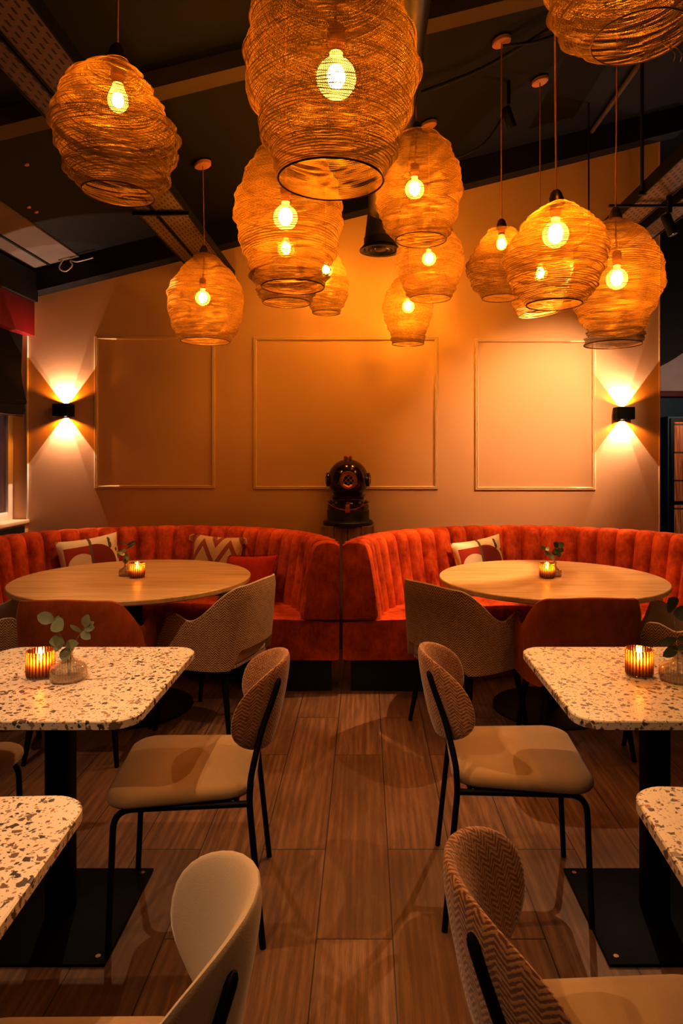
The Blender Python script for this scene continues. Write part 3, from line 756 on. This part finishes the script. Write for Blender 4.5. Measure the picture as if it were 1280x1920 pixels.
# ------------------------------------------------------------------ dining chairs (oval back, tube frame). local +y is forward
def dining_chair(label,loc,rz,front,back,seat):
    t=thing('dining_chair',label,'chair',loc,rz,'oval backed dining chairs')
    o=rounded([(-.195,-.205),(.195,-.205),(.235,.235),(-.235,.235)],[.09,.09,.075,.075],8)
    prism(o,[(.02,.424),(.004,.428),(0,.436),(.0,.446),(.004,.455),(.014,.463),(.035,.468),(.09,.472),(.16,.474)]).build('seat',seat,t,angle=60)
    prism(o,[(.03,.408),(.03,.420)]).build('seat_board',M['black'],t)
    # oval back
    def half(sgn,name,mat):
        vs=[];uv=[];fs=[]; NRr,NA=9,44
        for k in range(NRr+1):
            q=sin(k/NRr*pi/2)
            for i in range(NA):
                a=2*pi*i/NA; ca,sa=cos(a),sin(a); e=2/2.35
                x=.207*q*math.copysign(abs(ca)**e,ca); z=.143*q*math.copysign(abs(sa)**e,sa)
                y=-.275+2.9*x*x+1.2*abs(x)**3 -.20*z
                th=.030*sqrt(max(0,1-q**2.6))
                y+= th if sgn>0 else -th*.55
                vs.append((x,y,.664+z)); uv.append((x,z))
        for k in range(NRr):
            for i in range(NA):
                j=(i+1)%NA; fs.append((k*NA+i,k*NA+j,(k+1)*NA+j,(k+1)*NA+i))
        MB().add(vs,fs,uv).build(name,mat,t,angle=80)
    half(1,'backrest',front); half(-1,'back_shell',back)
    ring=[];   # piped edge following the rim
    for s in (-1,1):
        rear=smooth_path([(s*.108,-.278,.757),(s*.122,-.258,.70),(s*.148,-.222,.60),(s*.190,-.197,.50),(s*.199,-.193,.46)],5)+fillet([(s*.199,-.193,.46),(s*.204,-.190,.425),(s*.229,-.232,0.0)],.03)[1:]
        tube(rear,[.004,.008]+[.0095]*(len(rear)-2),10).build('leg',M['black'],t)
        fr=fillet([(s*.188,.222,0),(s*.192,.205,.412),(s*.204,-.185,.416)],.06,7)
        tube(fr,.0095,10).build('leg',M['black'],t)
    tube([(-.19,.10,.412),(.19,.10,.412)],.008,8).build('crossbar',M['black'],t)
    tube([(-.20,-.15,.412),(.20,-.15,.412)],.008,8).build('crossbar',M['black'],t)
    return t
FW=lambda fx,fy: math.atan2(fy,fx)-pi/2        # rotation so that local +y looks along (fx,fy)
hb,pb,tb=M['herringbrown'],M['plainback'],M['tanback']
dining_chair('oval backed dining chair at the left terrazzo table, seen from the aisle',(-.557,2.205,0),FW(-1,-.10),hb,hb,M['seat'])
dining_chair('oval backed dining chair at the right terrazzo table, seen from the aisle',(.487,2.285,0),FW(1,-.06),hb,hb,M['seat'])
dining_chair('plain pale backed dining chair in the left foreground, cut by the lower edge',(-.465,1.0,0),FW(-1,-.10),pb,pb,M['seat'])
dining_chair('brown flecked dining chair in the right foreground, cut by the lower edge',(.435,1.09,0),FW(1,-.04),hb,hb,M['seat'])
dining_chair('dining chair at the far left edge, only its seat corner and leg showing',(-1.395,2.13,0),FW(1,0.02),hb,tb,M['seat'])

# ------------------------------------------------------------------ armchairs. local +y forward
def armchair(label,loc,rz,outer,inner,cush,grp):
    t=thing('armchair',label,'chair',loc,rz,grp)
    ctrl=[(-.285,.17),(-.288,.10),(-.288,.0),(-.285,-.08),(-.272,-.16),(-.235,-.225),(-.16,-.258),(-.08,-.270),(0,-.274),(.08,-.270),(.16,-.258),(.235,-.225),(.272,-.16),(.285,-.08),(.288,.0),(.288,.10),(.285,.17)]
    pts=smooth_path([(a*.93,b,0) for a,b in ctrl],5); n=len(pts); top=[];bot=[];L=0;arc=[0]
    for i in range(1,n): L+=(pts[i]-pts[i-1]).length; arc.append(L)
    def ss(a,b,x): x=max(0,min(1,(x-a)/(b-a))); return x*x*(3-2*x)
    for i in range(n):
        s=abs(arc[i]/L-.5)*2         # 0 middle of the back .. 1 arm front
        z=.785-.012*ss(0,.4,s)-.175*ss(.31,.70,s)+.034*ss(.70,.84,s)-.13*ss(.90,1.0,s)
        top.append(z); bot.append(.455-.095*ss(.27,.36,s))
    NZ=9
    def surf(off,name,mat,zb=None,inner_=False):
        vs=[];uv=[];fs=[]
        for i in range(n):
            tn=(pts[min(i+1,n-1)]-pts[max(i-1,0)]).normalized(); nr=Vector((tn.y,-tn.x,0))  # outward
            s=abs(arc[i]/L-.5)*2; lean=.085*(1-ss(.25,.75,s))
            for k in range(NZ+1):
                f=k/NZ; b_=bot[i] if zb is None else zb[i]; z=b_+(top[i]-b_)*f
                d=off*(1 if k<NZ else .35)*(1-.0*f)
                p=pts[i]+nr*d; y=p.y-lean*(z-.45)
                vs.append((p.x*(1+.05*(z-.4)),y,z+(0 if k<NZ else .008))); uv.append((arc[i],z))
        for i in range(n-1):
            for k in range(NZ): a=i*(NZ+1)+k; fs.append((a,a+1,a+NZ+2,a+NZ+1))
        return vs,fs,uv
    vo,fo,uo=surf(.016,'shell',outer); vi,fi,ui=surf(-.016,'lining',inner)
    # outer shell plus the rolled rim joining the two skins
    m=MB().add(vo,fo,uo); 
    m.build('shell',outer,t,angle=70)
    m=MB().add(vi,fi,ui); o2=len(vi); ov=vo
    rim=[];fs=[];uv=[]
    for i in range(n):
        a=Vector(vo[i*(NZ+1)+NZ]); b=Vector(vi[i*(NZ+1)+NZ]); 
        rim+= [a,(a+b)/2+Vector((0,0,.005)),b]; uv+=[(arc[i],.8)]*3
    for i in range(n-1): fs+= [(i*3,i*3+1,i*3+4,i*3+3),(i*3+1,i*3+2,i*3+5,i*3+4)]
    m.add(rim,fs,uv)
    rim=[];fs=[]
    for i in range(n): rim+=[Vector(vo[i*(NZ+1)]),Vector(vi[i*(NZ+1)])]
    for i in range(n-1): fs.append((i*2,i*2+1,i*2+3,i*2+2))
    m.add(rim,fs,[(0,0)]*len(rim))
    for e in (0,n-1):   # arm fronts
        c=[]
        for k in range(NZ+1): c+=[Vector(vo[e*(NZ+1)+k]),Vector(vi[e*(NZ+1)+k])]
        m.add(c,[(k*2,k*2+1,k*2+3,k*2+2) for k in range(NZ)],[(0,0)]*len(c))
    m.build('lining',inner,t,angle=60)
    o=rounded([(-.235,-.235),(.235,-.235),(.255,.235),(-.255,.235)],[.10,.10,.07,.07],8)
    prism(o,[(.02,.372),(.002,.38),(0,.40),(0,.435),(.01,.452),(.04,.462),(.12,.468)]).build('seat_cushion',cush,t,angle=60)
    prism(o,[(.012,.352),(.0,.358),(.0,.374)]).build('seat_base',outer,t)
    for sx in (-1,1):
        for sy in (-1,1):
            tube([(sx*.175,sy*.165,.356),(sx*.200,sy*.195,.18),(sx*.222,sy*.222,0)],[.019,.0155,.0105],12).build('leg',M['black'],t)
    return t
hg='herringbone armchairs'; rg='rust velvet armchairs'
H_,LN,RU=M['herring'],M['lining'],M['rust']
armchair('herringbone armchair with cut-out back at the right side of the left round table',(-.835,3.72,0),FW(-.95,.31),H_,LN,LN,hg)
armchair('herringbone armchair with cut-out back at the left side of the right round table',(.555,3.67,0),FW(.80,.60),H_,LN,LN,hg)
armchair('herringbone armchair cut off by the left edge beside the rust chair',(-1.96,3.60,0),FW(.93,.36),H_,LN,LN,hg)
armchair('herringbone armchair cut off by the right edge behind the candle and vase',(1.59,3.50,0),FW(-.9,.42),H_,LN,LN,hg)
armchair('rust velvet armchair with its back to us at the left round table',(-1.375,3.385,0),FW(.03,1),RU,RU,RU,rg)
armchair('rust velvet armchair with its back to us at the right round table',(1.05,3.43,0),FW(-.02,1),RU,RU,RU,rg)

# ------------------------------------------------------------------ candles, vases, sprigs
def candle(where,loc):
    t=thing('candle_holder','amber ribbed glass candle holder '+where,'candle holder',loc,0,'amber candle holders')
    R0=.043; prof=[(.001,.003),(R0-.004,.003),(R0-.0015,.006),(R0,.012),(R0,.082),(R0-.0008,.084),(R0-.0035,.083),(R0-.0045,.012),(.001,.010)]
    lathe(prof,78,rib=.012,ribn=26).build('glass_cup',M['amber'],t)
    lathe([(.001,0),(R0-.003,0),(R0-.001,.004),(R0-.003,.008),(.001,.006)],40).build('glass_foot',M['clear'],t)
    c=thing('tealight_candle','lit tealight inside the amber candle holder '+where,'candle',(loc[0],loc[1],loc[2]+.0115),0,'lit tealights')
    lathe([(.001,0),(.030,0),(.031,.002),(.031,.036),(.029,.038),(.001,.037)],28).build('wax_body',M['wax'],c)
    tube([(0,0,.036),(.0005,0,.042)],.0008,6).build('wick',M['black'],c)
    lathe([(.0008,.038),(.006,.042),(.009,.048),(.0075,.056),(.0035,.065),(.0004,.071)],12).build('flame',M['flame'],c)
def leafmesh(base,dirv,up,L,Wd,cup=.25):
    d=Vector(dirv).normalized(); s=d.cross(Vector(up)).normalized(); n=s.cross(d).normalized(); b=Vector(base)
    vs=[];fs=[]; NL=8
    for k in range(NL+1):
        f=k/NL; w=Wd*(sin(pi*min(1,f*.98+.02))**.62)
        c=b+d*(L*f)+n*(-cup*L*f*f)
        vs+=[c-s*w+n*(cup*w*.5),c,c+s*w+n*(cup*w*.5)]
    for k in range(NL): fs+=[(k*3,k*3+1,k*3+4,k*3+3),(k*3+1,k*3+2,k*3+5,k*3+4)]
    return MB().add(vs,fs)
def vase(where,loc,sc,sprig,sprlab,lmat):
    t=thing('bud_vase','low ribbed clear glass bud vase '+where,'vase',loc,0,'ribbed bud vases'); R0=.055*sc
    prof=[(.001,.002),(R0*.90,.002),(R0*.98,.008),(R0,.018),(R0*.985,.034),(R0*.90,.044),(R0*.66,.050),(R0*.42,.056),(R0*.27,.066),(R0*.22,.078),(R0*.25,.088),(R0*.33,.095),(R0*.31,.095),(R0*.23,.087),(R0*.19,.078)]
    lathe([(a,b*sc**.5) for a,b in prof],80,rib=.012,ribn=40).build('glass_body',M['clear'],t)
    lathe([(.001,0),(R0*.9,0),(R0*.93,.003),(R0*.9,.006),(.001,.006)],40).build('glass_foot',M['clear'],t)
    s=thing('eucalyptus_sprig',sprlab,'plant sprig',(loc[0],loc[1],loc[2]+.01),0,'eucalyptus sprigs')
    for st,leaves in sprig:
        pth=smooth_path(st,5); tube(pth,[.0017-.0007*k/len(pth) for k in range(len(pth))],6).build('stem',M['stem'],s)
        for (f,dv,L,Wd) in leaves:
            b=pth[min(len(pth)-1,int(f*(len(pth)-1)))]
            leafmesh(b,dv,(0,-1,.35),L,Wd).build('leaf',lmat,s)
sprA=[([(0,0,.0),(-.004,0,.08),(-.02,0,.12),(-.045,.0,.175)],[(1,(-.9,-.2,.35),.055,.020),(1,(.5,-.5,-.25),.050,.024),(.92,(.15,-.2,1),.035,.012),(.72,(-.1,-.5,-.4),.045,.016),(.6,(-.5,-.5,.1),.04,.019),(.5,(.7,-.4,.2),.05,.015),(.42,(.1,-.5,-.4),.045,.018)]),
      ([(.004,0,.0),(.010,0,.08),(.032,0,.125),(.052,0,.155)],[(1,(.25,-.3,.9),.042,.015),(.95,(.9,-.3,.15),.035,.013),(.8,(.8,-.5,-.35),.040,.014),(.85,(-.7,-.4,.6),.04,.007),(1,(.9,.3,.6),.03,.010)])]
sprB=[([(0,0,.0),(-.003,0,.08),(-.006,0,.13),(-.016,0,.21)],[(1,(-.3,-.6,.55),.06,.028),(.97,(.65,-.4,.1),.055,.024),(.6,(-.9,-.3,-.10),.065,.012),(.62,(.9,-.3,.12),.055,.010),(.42,(-.8,-.5,-.25),.06,.016),(.42,(.85,-.5,-.2),.055,.018)])]
sprC=[([(0,0,0),(-.004,0,.08),(.004,0,.14),(.006,0,.17)],[(1,(-.8,-.2,.5),.05,.006),(.95,(.75,-.3,.45),.06,.009),(.75,(.9,-.3,.6),.06,.007),(.7,(-.8,-.4,-.3),.055,.012),(.55,(.3,-.5,-.6),.05,.014),(.5,(-.5,-.5,.4),.055,.010),(.4,(.2,-.6,-.5),.04,.016)])]
sprD=[([(0,0,0),(.0,0,.08),(.012,0,.13),(.02,0,.16)],[(1,(-.5,-.4,.5),.04,.018),(1,(.6,-.4,.5),.038,.019),(.9,(.75,-.4,-.3),.036,.018),(.8,(-.6,-.4,-.4),.034,.017),(.7,(.4,-.5,-.6),.034,.016),(.6,(-.7,-.5,.2),.034,.015)]),
      ([(0,0,0),(-.006,0,.08),(-.03,0,.12),(-.055,0,.145)],[(1,(-.7,-.3,.5),.03,.012),(.9,(.2,-.5,.7),.028,.011),(.8,(-.5,-.5,-.4),.03,.013),(.65,(.3,-.5,-.5),.032,.014),(.6,(-.6,-.3,.3),.03,.013)])]
candle('on the left terrazzo table',(-1.040,2.165,.75)); vase('on the left terrazzo table',(-.938,2.135,.75),1.0,sprA,'grey green eucalyptus sprig in the vase on the left terrazzo table',M['leaf'])
candle('on the right terrazzo table',(.882,2.18,.75)); vase('on the right terrazzo table',(.985,2.13,.75),1.05,sprB,'dark round leaved sprig in the vase on the right terrazzo table',M['leafdark'])
candle('on the left round table',(-1.321,3.914,.75)); vase('on the left round table',(-1.404,3.965,.75),.72,sprC,'pale narrow leaved sprig in the vase on the left round table',M['leaf'])
candle('on the right round table',(1.046,3.90,.75)); vase('on the right round table',(1.106,3.955,.75),.72,sprD,'dark clustered sprig in the vase on the right round table',M['leafdark'])

# ------------------------------------------------------------------ cushions
def cushion(label,loc,w,h,rx,rz,mat,ry=0,trim=None):
    t=thing('cushion',label,'cushion',loc,0,'throw cushions on the banquettes'); t.rotation_euler=(0,0,rz)
    N=18; front=[];uv=[]
    Mr=Matrix.Rotation(rx,4,'X')@Matrix.Rotation(ry,4,'Y')
    mb=MB()
    for sgn in (-1,1):
        vs=[];uv=[];fs=[]
        for j in range(N+1):
            for i in range(N+1):
                u=i/N*2-1; v=j/N*2-1
                pin=1-.07*(1-abs(u)**2)*abs(v)**3; pin2=1-.07*(1-abs(v)**2)*abs(u)**3
                x=u*w/2*pin2; z=v*h/2*pin
                d=.062*(max(0,1-u**4)*max(0,1-v**4))**.55+.004*sin(5*u+3*v)*(1-u*u)*(1-v*v)
                vs.append(Mr@Vector((x,sgn*d,z+h/2))); uv.append((i/N,j/N))
        for j in range(N):
            for i in range(N): a=j*(N+1)+i; fs.append((a,a+1,a+N+2,a+N+1))
        mb.add(vs,fs,uv)
    mb.build('cover',mat,t,angle=80)
    if trim=='tassel':
        for sx in (-1,1):
            for k in range(4):
                p=Mr@Vector((sx*(w/2-.004)+sx*.006*k*.3,-.01,h-.008)); q=p+Vector((sx*(.016+.003*k),-.006*k,-.05+.004*k))
                tube([p,(p+q)/2+Vector((sx*.006,0,.012)),q],[.003,.006,.004],6).build('tassel',M['tassel'],t)
    if trim=='fringe':
        m=MB()
        for sx in (-1,1):
            for k in range(24):
                p=Mr@Vector((sx*w/2*.97,0,h*(k+.5)/24)); tube([p,p+Vector((sx*.016,-.004,-.010))],.003,5,m)
        for k in range(30):
            p=Mr@Vector((w*(-.47+.94*k/29),0,h*.965)); tube([p,p+Vector((0,-.002,.014))],.0028,5,m)
        m.build('fringe',M['fringe'],t)
    return t
cushion('cream and red printed cushion leaning in the left booth, left of the vase',(-1.893,4.75,.455),.42,.43,R(-10),R(36),M['cushleaf'],R(-6))
cushion('chevron patterned tan and rust cushion with tassels in the left booth',(-1.10,4.88,.455),.39,.42,R(-9),R(-10),M['chev'],R(3),'tassel')
cushion('plain red fringed cushion leaning in front of the chevron cushion',(-.83,4.60,.455),.42,.33,R(-24),R(-30),M['cushred'],R(-5),'fringe')
cushion('cream and red printed cushion leaning in the right booth',(.872,4.90,.455),.40,.40,R(-10),R(16),M['cushleaf'],R(-8))

# ------------------------------------------------------------------ helmet on its plank pedestal
t=thing('wooden_pedestal','rough plank pedestal standing behind the gap between the two banquettes','pedestal',(-.135,5.235,0))
for k in range(4): box(-.20+.1*k+.002,-.10+.1*k-.002,-.155,-.125,0,.92,.004).build('plank',M['planks'],t)
for s in (-1,1): box(s*.185-.014,s*.185+.014,-.125,.155,0,.92,.004).build('side_plank',M['planks'],t)
box(-.198,.198,-.124,.155,.895,.918,.003).build('top_board',M['planks'],t)
t=thing('diving_helmet','dark copper diving helmet with round porthole on the plank pedestal','helmet',(-.135,5.235,.92))
lathe([(.001,0),(.185,0),(.192,.006),(.192,.022),(.185,.030),(.165,.034),(.163,.04),(.163,.11),(.155,.118),(.001,.118)],48).build('base',M['ebony'],t)
prof=[(.158,.112),(.162,.135),(.16,.15),(.145,.162),(.128,.166),(.122,.185),(.124,.20)]
lathe(prof,40).build('collar',M['helmet'],t)
m=lathe([(.160,.117),(.168,.121),(.160,.127)],48); 
for i,v in enumerate(m.v): m.v[i]=(v[0],v[1],v[2]+.05*(abs(v[0])/.16)**2)
m.build('collar_rim',M['copper'],t)
prof=[(.122,.20),(.135,.225)]+[(.158*sin(a),.345-.158*cos(a)) for a in [R(48+132*k/14) for k in range(15)]]
prof[-1]=(.001,.503); lathe(prof,44).build('dome',M['helmet'],t)
lathe([(.034,.496),(.036,.515),(.032,.528),(.001,.530)],10).build('top_nut',M['copper'],t)
def port(az,el,r,inner):
    Mx=Matrix.Translation((0,0,.345))@Matrix.Rotation(az,4,'Z')@Matrix.Rotation(el,4,'X')@Matrix.Translation((0,-.150,0))@Matrix.Rotation(R(90),4,'X')
    ring=xf(lathe([(r*1.0,-.02),(r*1.05,.008),(r*1.0,.020),(r*.72,.022),(r*.58,.016),(r*.56,.0)],32),Mx).build('porthole',M['copper'] if inner else M['helmet'],t)
    xf(lathe([(r*.57,.004),(.001,.007)],24),Mx).build('porthole_glass',M['port'],ring)
    for k in range(2):
        for s in (0,1):
            pass
    g=MB()
    for a in (45,-45):
        for o in (-.2,.2):
            c,s_=cos(R(a)),sin(R(a)); h=r*.54
            p=Vector((c*h-s_*o*r,s_*h+c*o*r,.017)); q=Vector((-c*h-s_*o*r,-s_*h+c*o*r,.017))
            tube([Mx@p,Mx@q],.0022,5,g)
    g.build('porthole_guard',M['wire'],ring)
port(R(2),0,.066,True); port(R(82),0,.052,False); port(R(-82),0,.052,False)
m=MB()
for k in range(10):
    a=R(-180+36*k+18); ball((.146*cos(a),.146*sin(a),.172),.011,m,8)
m.build('collar_bolts',M['brass'],t)
box(-.018,.018,-.172,-.155,.10,.165,.004).build('front_clasp',M['copper'],t)

# ------------------------------------------------------------------ light
w=bpy.data.worlds.new('world'); S.world=w; w.use_nodes=True
w.node_tree.nodes['Background'].inputs[0].default_value=(.35,.42,.6,1); w.node_tree.nodes['Background'].inputs[1].default_value=.25
WARM=(1,.66,.38)
def track(loc,aim,w,size,blend,col=WARM,soft=.012): light('track_spot','SPOT',loc,w,col,aim,spot_size=R(size),spot_blend=blend,shadow_soft_size=soft)
track((-1.38,2.0,2.72),(-1.0,2.05,0),72,84,.35)
track((-1.50,4.30,2.80),(-1.2,3.5,0),55,92,.35)
track((2.15,4.0,2.85),(1.40,5.45,1.72),200,54,1.0,WARM,.02)
track((1.25,4.30,2.72),(1.0,3.5,0),210,102,.35)
track((1.5,1.75,2.85),(.85,2.1,0),18,80,.4,(1,.60,.30))
track((-1.15,.1,2.75),(-.55,1.15,.4),80,72,.5)
track((1.1,.2,2.9),(.6,1.2,.4),32,72,.5,(1,.52,.20))
light('next_room_fill','POINT',(3.4,6.2,2.2),32,(1,.66,.45),shadow_soft_size=.1)  # added fill light without a fixture, makes the cabinet and far wall visible

S.view_settings.view_transform='Standard'; S.view_settings.look='None'; S.view_settings.exposure=.45; S.view_settings.gamma=.76
c=S.cycles
c.use_denoising=True; c.max_bounces=7; c.diffuse_bounces=3; c.glossy_bounces=3; c.transmission_bounces=4; c.transparent_max_bounces=24
c.sample_clamp_indirect=4; c.sample_clamp_direct=0; c.caustics_reflective=False; c.caustics_refractive=False
